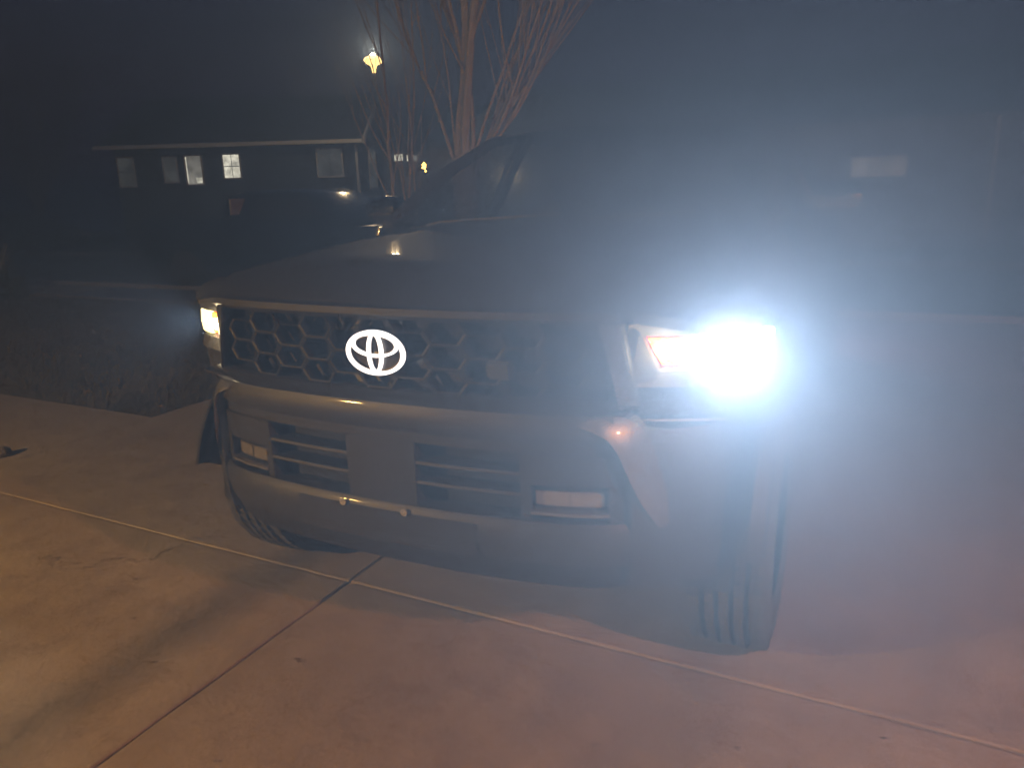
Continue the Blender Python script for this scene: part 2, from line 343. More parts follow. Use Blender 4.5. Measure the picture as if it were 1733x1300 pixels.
# --- fenders with wheel arch, doors, bed sides
AX_F, AX_R, RW = .76, 4.45, .405
def arch(y):
    z = .50
    for a in (AX_F, AX_R):
        d = abs(y-a)
        if d < .50: z = max(z, .40+math.sqrt(.25-d*d)*.98)
    return z
def side(name, y0, y1, s, top, n=24, mat_=None, parent=T, low=None):
    P = []
    for i in range(n+1):
        y = y0+(y1-y0)*i/n; P.append([(s*q[0], y, q[1]) for q in top(y)])
    return MB().grid(P).build(name, mat_ or M['paint'], parent, smooth=True)
def fender_prof(y):
    z0 = hood_z(.83, y)-.002; zb = max(arch(y), .50); taper = .018*max(0, (.62-y)/.25)
    return [(.832, z0), (.885, z0-.008), (.93, z0-.035), (.955-taper, z0-.09), (.966-taper, z0-.17), (.972-taper, max(zb, .99)), (.978-taper, max(zb, .88)), (.98-taper, zb)]
for s in (-1, 1):
    side('fender', .38, 1.44, s, fender_prof)
    # fender brow above the lamp
    sweep(LAMP, s*.685, s*.966, [(-.10, 1.137), (.0, 1.137), (-.004, 1.155), (-.03, 1.186), (-.08, 1.205)], 12).build('lamp_brow', M['paint'], T, smooth=True)
    # arch flare
    mb = MB(); rows = []
    for i in range(25):
        a = math.pi*(.93-.86*i/24); cy_, cz = math.cos(a), math.sin(a)
        rows.append([(s*xx, AX_F+cy_*rr, .40+cz*rr) for xx, rr in ((.90, .465), (1.005, .468), (1.015, .48), (1.01, .525), (.975, .545))])
    mb.grid(rows); mb.build('wheel_arch_flare', M['plastic'], T, smooth=True)
    mb = MB(); rows = []
    for i in range(25):
        a = math.pi*(.93-.86*i/24); rows.append([(s*xx, AX_R+math.cos(a)*rr, .40+math.sin(a)*rr) for xx, rr in ((.90, .465), (1.005, .468), (1.015, .48), (1.01, .525), (.975, .545))])
    mb.grid(rows); mb.build('wheel_arch_flare', M['plastic'], T, smooth=True)
    # inner wheel well
    MB().grid([[(s*xx, AX_F+math.cos(math.pi*k/14)*.47, .38+math.sin(math.pi*k/14)*.47) for xx in (.55, .93)] for k in range(15)]).build('wheel_liner', M['dark'], T, smooth=True)
    for (ya, yb) in ((1.45, 2.62), (2.63, 3.62)):
        d = side('door', ya, yb, s, lambda y: [(.93, 1.335), (.958, 1.30), (.972, 1.20), (.968, .98), (.978, .90), (.965, .62), (.93, .50), (.86, .47)])
        MB().box(s*.965-.012*s, s*1.0, ya+.72, ya+.92, 1.09, 1.115).build('handle', M['gloss'], d, bevel=.006)
    side('bed_side', 3.66, 5.55, s, lambda y: [(.86, 1.30), (.93, 1.345), (.965, 1.31), (.972, 1.15), (.968, .98), (.978, .90), (.965, max(.64, arch(y))), (.955, max(.55, arch(y)-.001))])
    MB().box(s*.80, s*.93, 1.55, 3.55, .40, .46).build('step_board', M['plastic'], T, bevel=.01)
# --- cab
MB().grid([[(x, 2.22+.10*(1-(x/.68)**2)*-1+yy, zz-.035*(x/.68)**2) for x in [-.68+1.36*k/12 for k in range(13)]] for yy, zz in ((-.02,1.785),(.1,1.815),(.5,1.845),(1.1,1.845),(1.5,1.82),(1.56,1.79))]).build('roof', M['paint'], T, smooth=True)
ws = [[(x*(1-t)+x*.80*t, 1.40+.82*t-.10*(1-(x/.85)**2)*(1-t*.2), 1.335+.45*t-.03*t*(x/.85)**2) for x in [-.84+1.68*k/12 for k in range(13)]] for t in (0,.25,.5,.75,1)]
MB().grid(ws).build('windshield', M['glass'], T, smooth=True)
MB().box(-.80, .80, 1.42, 1.85, 1.20, 1.29).build('dashboard', M['seat'], T, bevel=.03)
MB().grid([[(x, yy-.06*(1-(x/.84)**2), zz) for x in [-.84+1.68*k/10 for k in range(11)]] for yy, zz in ((1.26,1.318),(1.36,1.322),(1.42,1.325))]).build('cowl', M['plastic'], T)
for (xa, xb) in ((-.62, .02), (-.02, .60)):
    MB().tube([(xa, 1.345, 1.335), (xa+.08, 1.335, 1.350), (xb, 1.375, 1.375)], .008, 5).build('wiper', M['plastic'], T)
for s in (-1, 1):
    MB().tube([(s*.87, 1.40, 1.33), (s*.80, 1.82, 1.565), (s*.70, 2.22, 1.745), (s*.675, 2.5, 1.775), (s*.675, 3.5, 1.765)], [.035,.032,.026,.024,.024], 8).build('pillar', M['paint'], T, smooth=True)
    for ya, yt in ((2.62, 2.64), (3.62, 3.50)):
        MB().tube([(s*.93, ya, 1.33), (s*.80, (ya+yt)/2, 1.6), (s*.69, yt, 1.79)], .04, 8).build('pillar', M['gloss'], T, smooth=True)
    MB().add([(s*.93,1.62,1.335),(s*.93,2.6,1.335),(s*.70,2.62,1.77),(s*.70,2.27,1.76)], [(0,1,2,3)]).build('side_window', M['glass'], T)
    MB().add([(s*.93,2.65,1.335),(s*.93,3.58,1.335),(s*.70,3.48,1.77),(s*.70,2.66,1.77)], [(0,1,2,3)]).build('side_window', M['glass'], T)
    mr = MB()
    mr.grid([[(s*(.97+.19*u), yy+(.03*u if yy < 1.66 else 0), 1.402+dz*k) for (u, k) in ((.5,1),(.9,.92),(1,.55),(1,-.55),(.9,-.95),(.5,-1),(.1,-.95),(0,-.5),(0,.5),(.1,.92),(.5,1))] for yy, dz in ((1.60,.030),(1.612,.052),(1.64,.068),(1.69,.073),(1.72,.072))])
    mr.add([(s*1.065, 1.597, 1.402)]+[(s*(.97+.19*u), 1.60+.03*u, 1.402+.030*k) for (u, k) in ((.5,1),(.9,.92),(1,.55),(1,-.55),(.9,-.95),(.5,-1),(.1,-.95),(0,-.5),(0,.5),(.1,.92))], [(0, i, i % 10+1) for i in range(1, 11)])
    mr = mr.build('door_mirror', M['carpaint'], T, smooth=True)
    MB().box(s*.985, s*1.145, 1.722, 1.726, 1.345, 1.46).build('mirror_glass', M['chrome'], mr)
    MB().tube([(s*.92, 1.66, 1.335), (s*1.0, 1.66, 1.36)], .022, 8).build('mirror_arm', M['plastic'], mr)
    MB().box(s*.42-.25, s*.42+.25, 2.55, 2.68, .8, 1.42).build('seat', M['seat'], T, bevel=.05)
    MB().box(s*.42-.13, s*.42+.13, 2.58, 2.66, 1.45, 1.60).build('headrest', M['seat'], T, bevel=.04)
MB().tube([(.42+.17*math.cos(a*math.pi/12), 1.95-.06*math.sin(a*math.pi/12), 1.22+.17*math.sin(a*math.pi/12)) for a in range(24)], .015, 6, closed=True).build('steering_wheel', M['plastic'], T, smooth=True)
MB().add([(-.90,3.63,1.33),(.90,3.63,1.33),(.69,3.55,1.78),(-.69,3.55,1.78)], [(0,1,2,3)]).build('rear_window', M['glass'], T)
MB().box(-.93, .93, 3.60, 3.66, .55, 1.33).build('cab_back', M['paint'], T)
MB().box(-.90, .90, 5.50, 5.56, .60, 1.33).build('tailgate', M['paint'], T, bevel=.015)
MB().box(-.92, .92, 5.56, 5.70, .48, .64).build('rear_bumper', M['trim'], T, bevel=.02)
MB().box(-.86, .86, 3.68, 5.49, .70, .74).build('bed_floor', M['plastic'], T)
MB().box(-.60, .60, .30, 5.4, .36, .48).build('chassis', M['dark'], T)
MB().box(-.55, .55, .16, 1.2, .50, 1.12).build('radiator_block', M['dark'], T)
for s in (-1, 1):
    tl = MB().box(s*.80, s*.90, 5.562, 5.60, .98, 1.28).build('tail_lamp', M['tail'], T, bevel=.01)
    light('tail_lamp_light', 'POINT', (s*.85, 5.68, 1.12), 5.0, (1, .16, .12), T, .05)
# --- wheels: tyre with grooves + raised tread blocks, rim
def wheel_mesh():
    W = .118
    prof = [(.24,-W+.01),(.30,-W-.004),(.36,-W),(.388,-W+.012),(.396,-W+.03)]
    for c in (-.062,-.021,.021,.062): prof += [(.396,c-.006),(.385,c-.005),(.385,c+.005),(.396,c+.006)]
    prof += [(.396,W-.03),(.388,W-.012),(.36,W),(.30,W+.004),(.24,W-.01)]
    ty = MB().lathe(prof, 72, 'x'); tr = MB()
    rows = [(-.108,-.072),(-.053,-.029),(-.013,.013),(.029,.053),(.072,.108)]
    N = 56
    for ri, (a, b) in enumerate(rows):
        for k in range(N):
            t0 = 2*math.pi*(k+(.5 if ri % 2 else 0))/N; dt = 2*math.pi/N*.72; sh = .012*(1 if ri % 2 else -1)
            r0, r1 = .39, RW-(.004 if ri in (0, 4) else 0)
            vs = []
            for r in (r0, r1):
                for (x, t) in ((a+.002*((k % 3)-1), t0), (b, t0+sh*.8), (b+.002*((k % 3)-1), t0+dt+sh*.8), (a, t0+dt)): vs.append((x, r*math.cos(t), r*math.sin(t)))
            tr.add(vs, [(0,1,2,3),(4,7,6,5),(0,4,5,1),(1,5,6,2),(2,6,7,3),(3,7,4,0)])
    return ty, tr
def rim_mesh():
    rm = MB().lathe([(.24,-.10),(.235,.07),(.225,.085),(.215,.08),(.20,.02),(.05,.015),(.03,.03),(.0001,.03)], 40, 'x')
    for k in range(6):
        a = 2*math.pi*k/6
        for da in (-.16, .16):
            rm.tube([(.05, .05*math.cos(a), .05*math.sin(a)), (.075, .225*math.cos(a+da), .225*math.sin(a+da))], .018, 6)
    return rm
ty, tr = wheel_mesh(); rm = rim_mesh(); first = None
for (s, yy) in ((-1, AX_F), (1, AX_F), (-1, AX_R), (1, AX_R)):
    if first is None:
        w = ty.build('wheel', M['rubber'], T, smooth=True); tb = tr.build('tread_blocks', M['rubber'], w, kind='stuff'); ri_ = rm.build('rim', M['alloy'], w, smooth=True); first = (w, tb, ri_)
        o = w
    else:
        o = first[0].copy(); COL.objects.link(o)
        for c in first[1:]:
            d = c.copy(); COL.objects.link(d); d.parent = o
    o.location = (s*.900, yy, RW-.004); o.rotation_euler = (random.uniform(0, .5) if s > 0 else .2, 0, 0 if s > 0 else math.pi)
# --- grille: surround frame, recessed backing, hexagon cells, emblem
GT, GB = 1.140, .945
frame = sweep(GRIL, -.665, .665, [(-.06, GT), (.0, GT), (.012, GT+.012), (.004, GT+.030), (-.05, GT+.034)], 30).build('grille_frame', M['paint'], T, smooth=True)
sweep(GRIL, -.70, .70, [(-.06, GB-.022), (.004, GB-.022), (.014, GB-.006), (.004, GB), (-.06, GB)], 30).build('lower_rail', M['paint'], frame, smooth=True)
for s in (-1, 1):
    q = [(s*.612, plan_y(GRIL,.612)-.012, GT+.004), (s*.665, plan_y(GRIL,.665)-.004, GT+.004), (s*.69, plan_y(GRIL,.69)+.002, 1.00), (s*.705, plan_y(GRIL,.705)+.002, GB-.02), (s*.665, plan_y(GRIL,.665)-.014, GB-.02), (s*.642, plan_y(GRIL,.642)-.014, 1.03)]
    MB().slab(q, (0, .07, 0)).build('side_rail', M['paint'], frame, bevel=.004)
cbox(GRIL, -.685, .685, GB-.02, GT+.01, -.055, .02, 24).build('backing', M['gloss'], frame)
cw, chh, dep = .0655, .0325, .045           # half width, half height of a cell
def hexpts(k): return [(-cw*k, 0), (-cw*.62*k, chh*k), (cw*.62*k, chh*k), (cw*k, 0), (cw*.62*k, -chh*k), (-cw*.62*k, -chh*k)]
cell = MB(); o6, i6 = hexpts(.995), hexpts(.86); im6 = hexpts(.80)
vs = [(x, 0, z) for x, z in o6] + [(x, 0.002, z) for x, z in i6] + [(x, dep, z) for x, z in im6] + [(x, dep, z) for x, z in o6]
fs = [(k, (k+1) % 6, 6+(k+1) % 6, 6+k) for k in range(6)] + [(6+k, 6+(k+1) % 6, 12+(k+1) % 6, 12+k) for k in range(6)] + [(12+k, 12+(k+1) % 6, 18+(k+1) % 6, 18+k) for k in range(6)] + [(18+k, 18+(k+1) % 6, (k+1) % 6, k) for k in range(6)]
cell.add(vs, fs); c0 = None
for ci in range(-6, 7):
    x = ci*cw*1.62
    for rj in range(-1, 4):
        z = GB+.034+rj*chh*2+(chh if ci % 2 else 0)
        if z-chh*.6 < GB-.004 or z+chh*.6 > GT+.004 or abs(x) > .625: continue
        if c0 is None: c0 = cell.build('grille_cell', M['grille'], frame); o = c0
        else: o = c0.copy(); COL.objects.link(o)
        o.location = (x, plan_y(GRIL, x)-.001, z)
        dx = .01; o.rotation_euler = (0, 0, math.atan2(plan_y(GRIL, x+dx)-plan_y(GRIL, x-dx), 2*dx))
MB().box(.33, .40, plan_y(GRIL,.36)-.012, plan_y(GRIL,.36)+.02, .995, 1.045).build('sensor_cover', M['plastic'], frame, bevel=.006)
EM = empty('emblem', (.008, .028, 1.05)); EM.parent = T
EM['label'] = 'glowing white oval emblem of three interlocking rings'
def ell(cx, cz, a, b, n=48): return [(cx+a*math.cos(2*math.pi*k/n), 0, cz+b*math.sin(2*math.pi*k/n)) for k in range(n)]
def ring(cx, cz, a, b, w_, y=0., name='ring', mt=None, d=.010, taper=0.):
    mb = MB(); n = 56; vs = []
    for k in range(n):
        t = 2*math.pi*k/n; c_, s_ = math.cos(t), math.sin(t); ww = w_*(1+taper*abs(c_))
        for (o_, yy) in ((ww, y-d), (-ww, y-d), (-ww, y), (ww, y)): vs.append((cx+(a+o_)*c_, yy, cz+(b+o_)*s_))
    fs = [(k*4+j, k*4+(j+1) % 4, ((k+1) % n)*4+(j+1) % 4, ((k+1) % n)*4+j) for k in range(n) for j in range(4)]
    return mb.add(vs, fs).build(name, mt or M['emblem'], EM)
MB().slab([(1.0*x, .012, z) for x, _, z in ell(0, 0, .090, .058)], (0, -.012, 0)).build('emblem_backing', M['gloss'], EM)
ring(0, 0, .0895, .0575, .0048, name='outer_ring', taper=.15)
ring(0, .0215, .0705, .0300, .0038, -.0004, name='upper_ring', d=.0107, taper=.1)
ring(0, 0, .0205, .0525, .0036, -.0008, name='middle_ring', d=.0112, taper=.15)
for (cx, cz, a, b) in ((0, 0, .080, .0485), (0, .0215, .0625, .0222), (0, 0, .0132, .0455)):
    ring(cx, cz, a, b, .0009, .0, name='inner_line', d=.006, mt=M['chrome'])
# --- headlamps
def headlamp(s):
    hl = empty('headlamp'); hl.parent = T
    hl['label'] = 'lit headlamp with amber inner section beside the camera' if s > 0 else 'lit headlamp seen edge-on at the far side'
    sweep(LAMP, s*.675, s*.966, [(-.09, .972), (-.002, .972), (-.012, 1.012), (-.030, 1.02), (-.09, 1.02)], 14).build('lower_housing', M['housing'], hl, smooth=True)
    sweep(LAMP, s*.675, s*.966, [(-.09, 1.098), (-.030, 1.098), (-.010, 1.104), (-.002, 1.135), (-.09, 1.135)], 14).build('upper_housing', M['housing'], hl, smooth=True)
    cbox(LAMP, s*.66, s*.966, 1.012, 1.106, -.075, .02, 14).build('reflector', M['gloss'], hl)
    # slanted inner end cheek
    y1 = plan_y(LAMP, .69)
    MB().slab([(s*.672, y1-.002, 1.137), (s*.700, y1, 1.110), (s*.742, y1+.03, 1.018), (s*.742, y1+.03, .972), (s*.672, y1-.002, .972)], (0, .06, 0)).build('inner_cheek', M['housing'], hl, bevel=.003)
    def lens(x0, x1, z0, z1, out, name, mt, slant=0., n=8, rnd=0.):
        mb = MB(); F = []; B = []
        for i in range(n+1):
            t = i/n; sh = .0
            zt, zb = z1, z0
            if rnd: k_ = max(0, (t-(1-rnd))/rnd); r_ = math.sqrt(max(0, 1-k_*k_)); zc = (z0+z1)/2; zt, zb = zc+(z1-zc)*max(r_, .12), zc+(z0-zc)*max(r_, .12)
            xt = x0+(x1-x0)*t; xb = xt+slant*(1-t)
            F.append([(s*xt, plan_y(LAMP, xt)-out, zt), (s*(xt+xb)/2, plan_y(LAMP, (xt+xb)/2)-out-.004, (zt+zb)/2), (s*xb, plan_y(LAMP, xb)-out, zb)])
            B.append([(p[0], p[1]+.02, p[2]) for p in F[-1]])
        mb.grid(F); mb.grid([r[::-1] for r in B]); 
        for i in range(n):
            mb.add([F[i][0], F[i+1][0], B[i+1][0], B[i][0]], [(0,1,2,3)]); mb.add([F[i][2], F[i+1][2], B[i+1][2], B[i][2]], [(0,1,2,3)])
        mb.add(F[0]+B[0], [(0,1,4,3),(1,2,5,4)]); mb.add(F[-1]+B[-1], [(0,1,4,3),(1,2,5,4)])
        return mb.build(name, mt, hl, smooth=True)
    lens(.700, .86, 1.018, 1.100, -.036, 'amber_rim', M['headr'], .045)
    lens(.712, .86, 1.026, 1.093, -.026, 'amber_lamp', M['heada'], .034)
    for (cx, cz, rr) in ((.770, 1.054, .013), (.808, 1.066, .010)):
        y = plan_y(LAMP, cx)+.012
        MB().lathe([(.0001, -.012), (rr*.7, -.009), (rr, 0), (rr, .02)], 16, 'y', (s*cx, y, cz)).build('bulb', M['headw'], hl, smooth=True)
    lens(.83, .948, 1.022, 1.102, -.016, 'projector_lamp', M['headw'] if s > 0 else M['heady'], 0., 12, .45)
    cbox(LAMP, s*.70, s*.964, .893, .968, -.012, .05, 14, lean=.004).build('lower_panel', M['paint'], hl, smooth=True)
    sweep(LAMP, s*.70, s*.90, [(-.04, .885), (.006, .885), (.008, .891), (-.04, .891)], 10).build('chrome_strip', M['chrome'], hl)
    mk = MB().add([(s*.982, .455, 1.035), (s*.982, .50, 1.04), (s*.985, .505, 1.085), (s*.982, .46, 1.095), (s*.955, .455, 1.035), (s*.955, .50, 1.04), (s*.955, .505, 1.085), (s*.955, .46, 1.095)], [(0,1,2,3),(4,7,6,5),(0,4,5,1),(1,5,6,2),(2,6,7,3),(3,7,4,0)]).build('side_marker', M['marker'], hl, bevel=.004)
    x = .908 if s > 0 else .86
    bl = light('headlamp_beam', 'AREA', (s*x, plan_y(LAMP, x)-(.034 if s > 0 else .012), 1.066), BEAM*(1 if s > 0 else .05), (1.0, .95, .84), hl, .03, (.36*s, -1, -.01)); bl.data.shape = 'RECTANGLE'; bl.data.size = .09; bl.data.size_y = .06; bl.data.spread = R(125)
    light('amber_lamp_light', 'POINT', (s*.765, plan_y(LAMP, .765)-.02, 1.06), AMBER, (1, .74, .40), hl, .03)
BEAM, AMBER = 102.0, .9
for s in (-1, 1): headlamp(s)
# --- bumper
B = empty('front_bumper'); B.parent = T
bar = sweep(BUMP, -.66, .66, [(-.10, .925), (-.035, .928), (-.008, .915), (.002, .890), (.0, .858), (-.014, .838), (-.10, .836)], 34).build('upper_bar', M['paint'], B, smooth=True)
cbox(BUMP, -.70, .70, .60, .836, -.085, .02, 30).build('intake_backing', M['dark'], B)
cbox(BUMP, -.70, .70, .806, .836, -.020, .06, 30).build('intake_top_strip', M['plastic'], B)
cbox(BUMP, -.115, .115, .622, .806, -.016, .06, 8).build('plate_mount', M['plastic'], B)
for s in (-1, 1):
    for z in (.745, .688):
        sweep(BUMP, s*.115, s*.425, [(-.075, z+.012), (-.020, z+.008), (-.017, z), (-.024, z-.004), (-.075, z-.003)], 8).build('intake_slat', M['plastic'], B, smooth=True)
    cbox(BUMP, s*.425, s*.715, .722, .806, -.014, .06, 8, lean=.004).build('fog_upper_panel', M['plastic'], B)
    cbox(BUMP, s*.425, s*.452, .622, .722, -.018, .06, 3).build('fog_cheek', M['plastic'], B)
    cbox(BUMP, s*.655, s*.715, .622, .722, -.018, .06, 4).build('fog_cheek', M['plastic'], B)
    fg = cbox(BUMP, s*.458, s*.650, .656, .698, -.040, .03, 8).build('fog_lamp', M['fog'], B, bevel=.003)
    cbox(BUMP, s*.452, s*.655, .640, .650, -.012, .05, 8, lean=.002).build('fog_rim', M['trim'], fg)
    for xx in (.555,): cbox(BUMP, s*xx, s*(xx+.003), .658, .696, -.038, .01, 1).build('lens_rib', M['trim'], fg)
    # outer bumper end wrapping to the wheel opening
    sweep(BUMP, s*.700, s*.90, [(-.05, .44), (-.012, .43), (.0, .50), (.006, .64), (.002, .78), (-.020, .865), (-.055, .885), (-.07, .885), (-.07, .44)], 14).build('bumper_end', M['paint'], B, smooth=True)
    cbox(BUMP, s*.89, s*.968, .60, .886, -.03, .05, 6).build('fender_corner', M['paint'], B, smooth=True)
    # boomerang trim catching the headlamp light
    pin = [(.575, .893, .004), (.615, .880, .012), (.650, .862, .020), (.678, .820, .026), (.702, .755, .028), (.730, .680, .024), (.765, .605, .008)]
    pou = [(.580, .903, -.002), (.628, .912, -.010), (.678, .908, -.018), (.722, .872, -.010), (.752, .805, -.002), (.778, .72, .003), (.790, .625, .004)]
    def cr(Pn, n=4):
        out = []
        for i in range(len(Pn)-1):
            p0, p1, p2, p3 = (np.array(Pn[max(0, min(len(Pn)-1, i+k))]) for k in (-1, 0, 1, 2))
            for j in range(n):
                t = j/n; out.append(tuple(.5*(2*p1+(p2-p0)*t+(2*p0-5*p1+4*p2-p3)*t*t+(3*p1-p0-3*p2+p3)*t**3)))
        return out+[tuple(Pn[-1])]
    F = []
    for (a, b) in zip(cr(pin), cr(pou)):
        row = []
        for t in (0, .15, .5, .85, 1):
            x = a[0]+(b[0]-a[0])*t; z = a[1]+(b[1]-a[1])*t; o_ = a[2]+(b[2]-a[2])*t+.006*math.sin(math.pi*t)
            row.append((s*x, plan_y(BUMP, x)-o_, z))
        F.append(row)
    Bk = [[(p[0], p[1]+.05, p[2]) for p in r] for r in F]
    mb = MB(); mb.grid(F); mb.grid([[p for p in r] for r in Bk])
    edge = [r[0] for r in F]+F[-1][1:]+[r[-1] for r in F[::-1]][1:]+F[0][::-1][1:]
    eb = [(p[0], p[1]+.05, p[2]) for p in edge]
    for i in range(len(edge)-1): mb.add([edge[i], edge[i+1], eb[i+1], eb[i]], [(0,1,2,3)])
    mb.build('corner_trim', M['trim'], B, smooth=True)
sweep(BUMP, -.715, .715, [(-.10, .622), (-.012, .622), (.0, .606), (.002, .56), (-.012, .50), (-.10, .50)], 34).build('lower_bar', M['paint'], B, smooth=True)
sweep(BUMP, -.86, .86, [(-.10, .498), (-.026, .498), (-.03, .46), (-.060, .415), (-.12, .41)], 40).build('air_dam', M['plastic'], B, smooth=True)
cbox(BUMP, -.30, .30, .505, .60, .004, .02, 8).build('plate_bracket', M['plastic'], B)
for xb in (-.125, .085):
    y = plan_y(BUMP, xb)-.006
    bt = MB().lathe([(.0001, -.004), (.0045, -.004), (.005, .0)], 12, 'y', (xb, y, .606)).build('bolt', M['steel'], B)
    MB().lathe([(.0062, 0), (.0062, -.004), (.0105, -.004), (.0105, 0)], 18, 'y', (xb, y, .606), closed=True).build('washer', M['steel'], bt)

# ------------------------------------------------------------------ garage house behind the camera with two lit lanterns
def lantern(loc, face, label, power, col, group='warm wall lanterns of the garage'):
    L = empty('wall_lantern', loc); L.rotation_euler = (0, 0, face)
    tag(L, label, 'lantern', group)
    MB().box(-.06, .06, 0, .02, -.12, .12).build('back_plate', M['pole'], L, bevel=.004)
    MB().tube([(0,.02,.02),(0,.08,.06),(0,.14,.05)], .012, 6).build('arm', M['pole'], L)
    MB().lathe([(.0001,.02),(.10,-.05),(.10,-.06),(.0001,-.06)], 6, 'z', (0,.16,.12)).build('cap', M['pole'], L)
    MB().lathe([(.075,.055),(.055,-.17)], 6, 'z', (0,.16,0)).build('lantern_glass', M['lantglow'], L)
    MB().lathe([(.0001,-.20),(.06,-.185),(.06,-.17),(.0001,-.17)], 6, 'z', (0,.16,0)).build('base', M['pole'], L)
    for k in range(6):
        a = 2*math.pi*k/6; MB().tube([(.077*math.cos(a), .16+.077*math.sin(a), .06), (.057*math.cos(a), .16+.057*math.sin(a), -.17)], .005, 5).build('bar', M['pole'], L)
    light('lantern_light', 'POINT', (0, .30, -.05), power, col, L, .07)
GH = empty('garage_house', (0, -2.5, 0)); tag(GH, 'pale house with brown garage door behind the camera', 'house')
MB().box(-10, -3.9, -6, 0, -.1, 3.2).build('wall', M['wall'], GH)
MB().box(1.5, 2.7, -6, 0, -.1, 3.2).build('wall', M['wall'], GH)
MB().box(-3.9, 1.5, -6, 0, 2.35, 3.2).build('wall', M['wall'], GH)
MB().box(2.7, 9, -6, 3.5, -.1, 3.2).build('wall', M['wall'], GH)
gd = MB().box(-3.9, 1.5, -.16, -.12, 0, 2.35).build('garage_door', M['gdoor'], GH)
for r_ in range(4):
    for c_ in range(6):
        MB().box(-3.82+c_*.89, -3.82+c_*.89+.80, -.12, -.10, .06+r_*.58, .06+r_*.58+.46).build('panel', M['gdoor'], gd, bevel=.015)
MB().slab([(-10.4,.45,3.1),(9.4,.45,3.1),(9.4,-6,5.4),(-10.4,-6,5.4)], (0,0,.18)).build('roof', M['roof'], GH)
LANT_R, LANT_L = 290., 560.
lantern((2.68, .55, 2.30), R(90), 'warm lit lantern on the side wall right of the driveway', LANT_R, (1, .36, .13))
lantern((-4.25, -2.48, 2.1), 0, 'warm lit lantern left of the brown garage door', LANT_L, (1, .55, .14))

# ------------------------------------------------------------------ trees
def branch_tree(name, loc, stems, label, height, seed, twig=3, spread=.35, r0=.12, gmat=None, trunk=None, group=None):
    rs = random.Random(seed); t = empty(name, loc); tag(t, label, 'tree', group)
    mt, mc = MB(), MB()
    def grow(p, d, L, r, lev):
        n = max(4, int(L/.22)); pts = [p]; rads = [r]; q = Vector(p); dd = Vector(d).normalized(); kids = []
        for i in range(n):
            dd = (dd+Vector((rs.gauss(0,.055), rs.gauss(0,.055), rs.gauss(0,.03)+.035))).normalized(); q = q+dd*(L/n); pts.append(q.copy()); rr = r*(1-.80*(i+1)/n); rads.append(max(rr, .0025))
            if lev < twig and i >= n*.15 and rs.random() < (.62 if lev == 0 else .45): kids.append((q.copy(), dd.copy(), rr, 1-(i+1)/n))
        (mt if lev == 0 else mc).tube(pts, rads, 7 if lev == 0 else (5 if lev == 1 else 3))
        for (kp, kd, kr, rem) in kids:
            a = rs.uniform(0, 6.283); s_ = Vector((math.cos(a), math.sin(a), 0)); nd = (kd*.85+s_*rs.uniform(.3,.6)+Vector((0,0,.25))).normalized()
            grow(kp, nd, L*rs.uniform(.25,.5)*(.45+.55*rem+.15), max(kr*rs.uniform(.4,.6), .003), lev+1)
    if trunk: mt.tube(trunk[0], trunk[1], 12)
    for (p, d, L, r) in stems: grow(Vector(p), Vector(d), L, r, 0)
    mt.build('trunk', gmat or M['bark'], t, smooth=True, fix=False); mc.build('crown', gmat or M['bark'], t, smooth=True, fix=False)
    return t
# the big bare tree just behind the truck, forking low
stems = []
rs_ = random.Random(5)
for (dx, dy, L, r, ox) in [(-.08,.0,6.2,.058,-.08),(-.30,.1,5.5,.028,-.12),(.02,-.05,6.5,.066,.03),(.16,.1,6.2,.045,.08),(.30,-.05,5.8,.032,.12),(.55,.05,5.2,.026,.14),(.80,-.1,4.6,.022,.15),(1.15,.1,4.2,.019,.16)]:
    stems.append(((ox, 0, 1.80), (dx, dy, 1), L, r))
for i in range(9):
    d = rs_.uniform(-.42, .95); stems.append(((max(-.13, min(.15, d*.3)), rs_.uniform(-.05, .05), 1.80), (d, rs_.uniform(-.3, .3), 1), rs_.uniform(4.2, 6.2), rs_.uniform(.013, .024)))
branch_tree('bare_tree', (-5.15, 8.9, 0), stems, 'bare leafless tree with many upright branches behind the truck', 8, 3, 3, trunk=([(0,0,-.1),(0,0,.3),(.01,0,1.2),(0,0,1.75),(.0,0,2.0)], [.24,.19,.165,.20,.13]))
branch_tree('bare_sapling', (-6.05, 8.7, 0), [((-.03,0,0),(-.07,0,1),5.6,.032),((.04,0,.0),(.07,.05,1),4.6,.026),((0,.03,0),(.25,.1,1),3.5,.02)], 'thin bare sapling with few upright stems beside the lamp post', 5, 11, 2, gmat=M['bark'])
branch_tree('bare_tree', (-21.5, 25.5, 0), [((0,0,1.5),(d,e,1),5.5,.07) for d, e in ((-.4,0),(.0,.2),(.35,-.1),(.15,.3),(-.2,-.3),(.55,.2),(-.6,.2))], 'faint bare tree rising behind the dark house roof', 8, 21, 3, trunk=([(0,0,-.1),(0,0,1.6)],[.2,.14]))
branch_tree('bare_tree', (-36, 22, 0), [((0,0,1.5),(d,e,1),7,.09) for d, e in ((-.4,0),(.0,.2),(.35,-.1),(.15,.3),(-.2,-.3),(.55,.2),(-.6,.2))], 'dim bare tree at the far left of the street', 9, 31, 3, trunk=([(0,0,-.1),(0,0,1.6)],[.25,.18]))

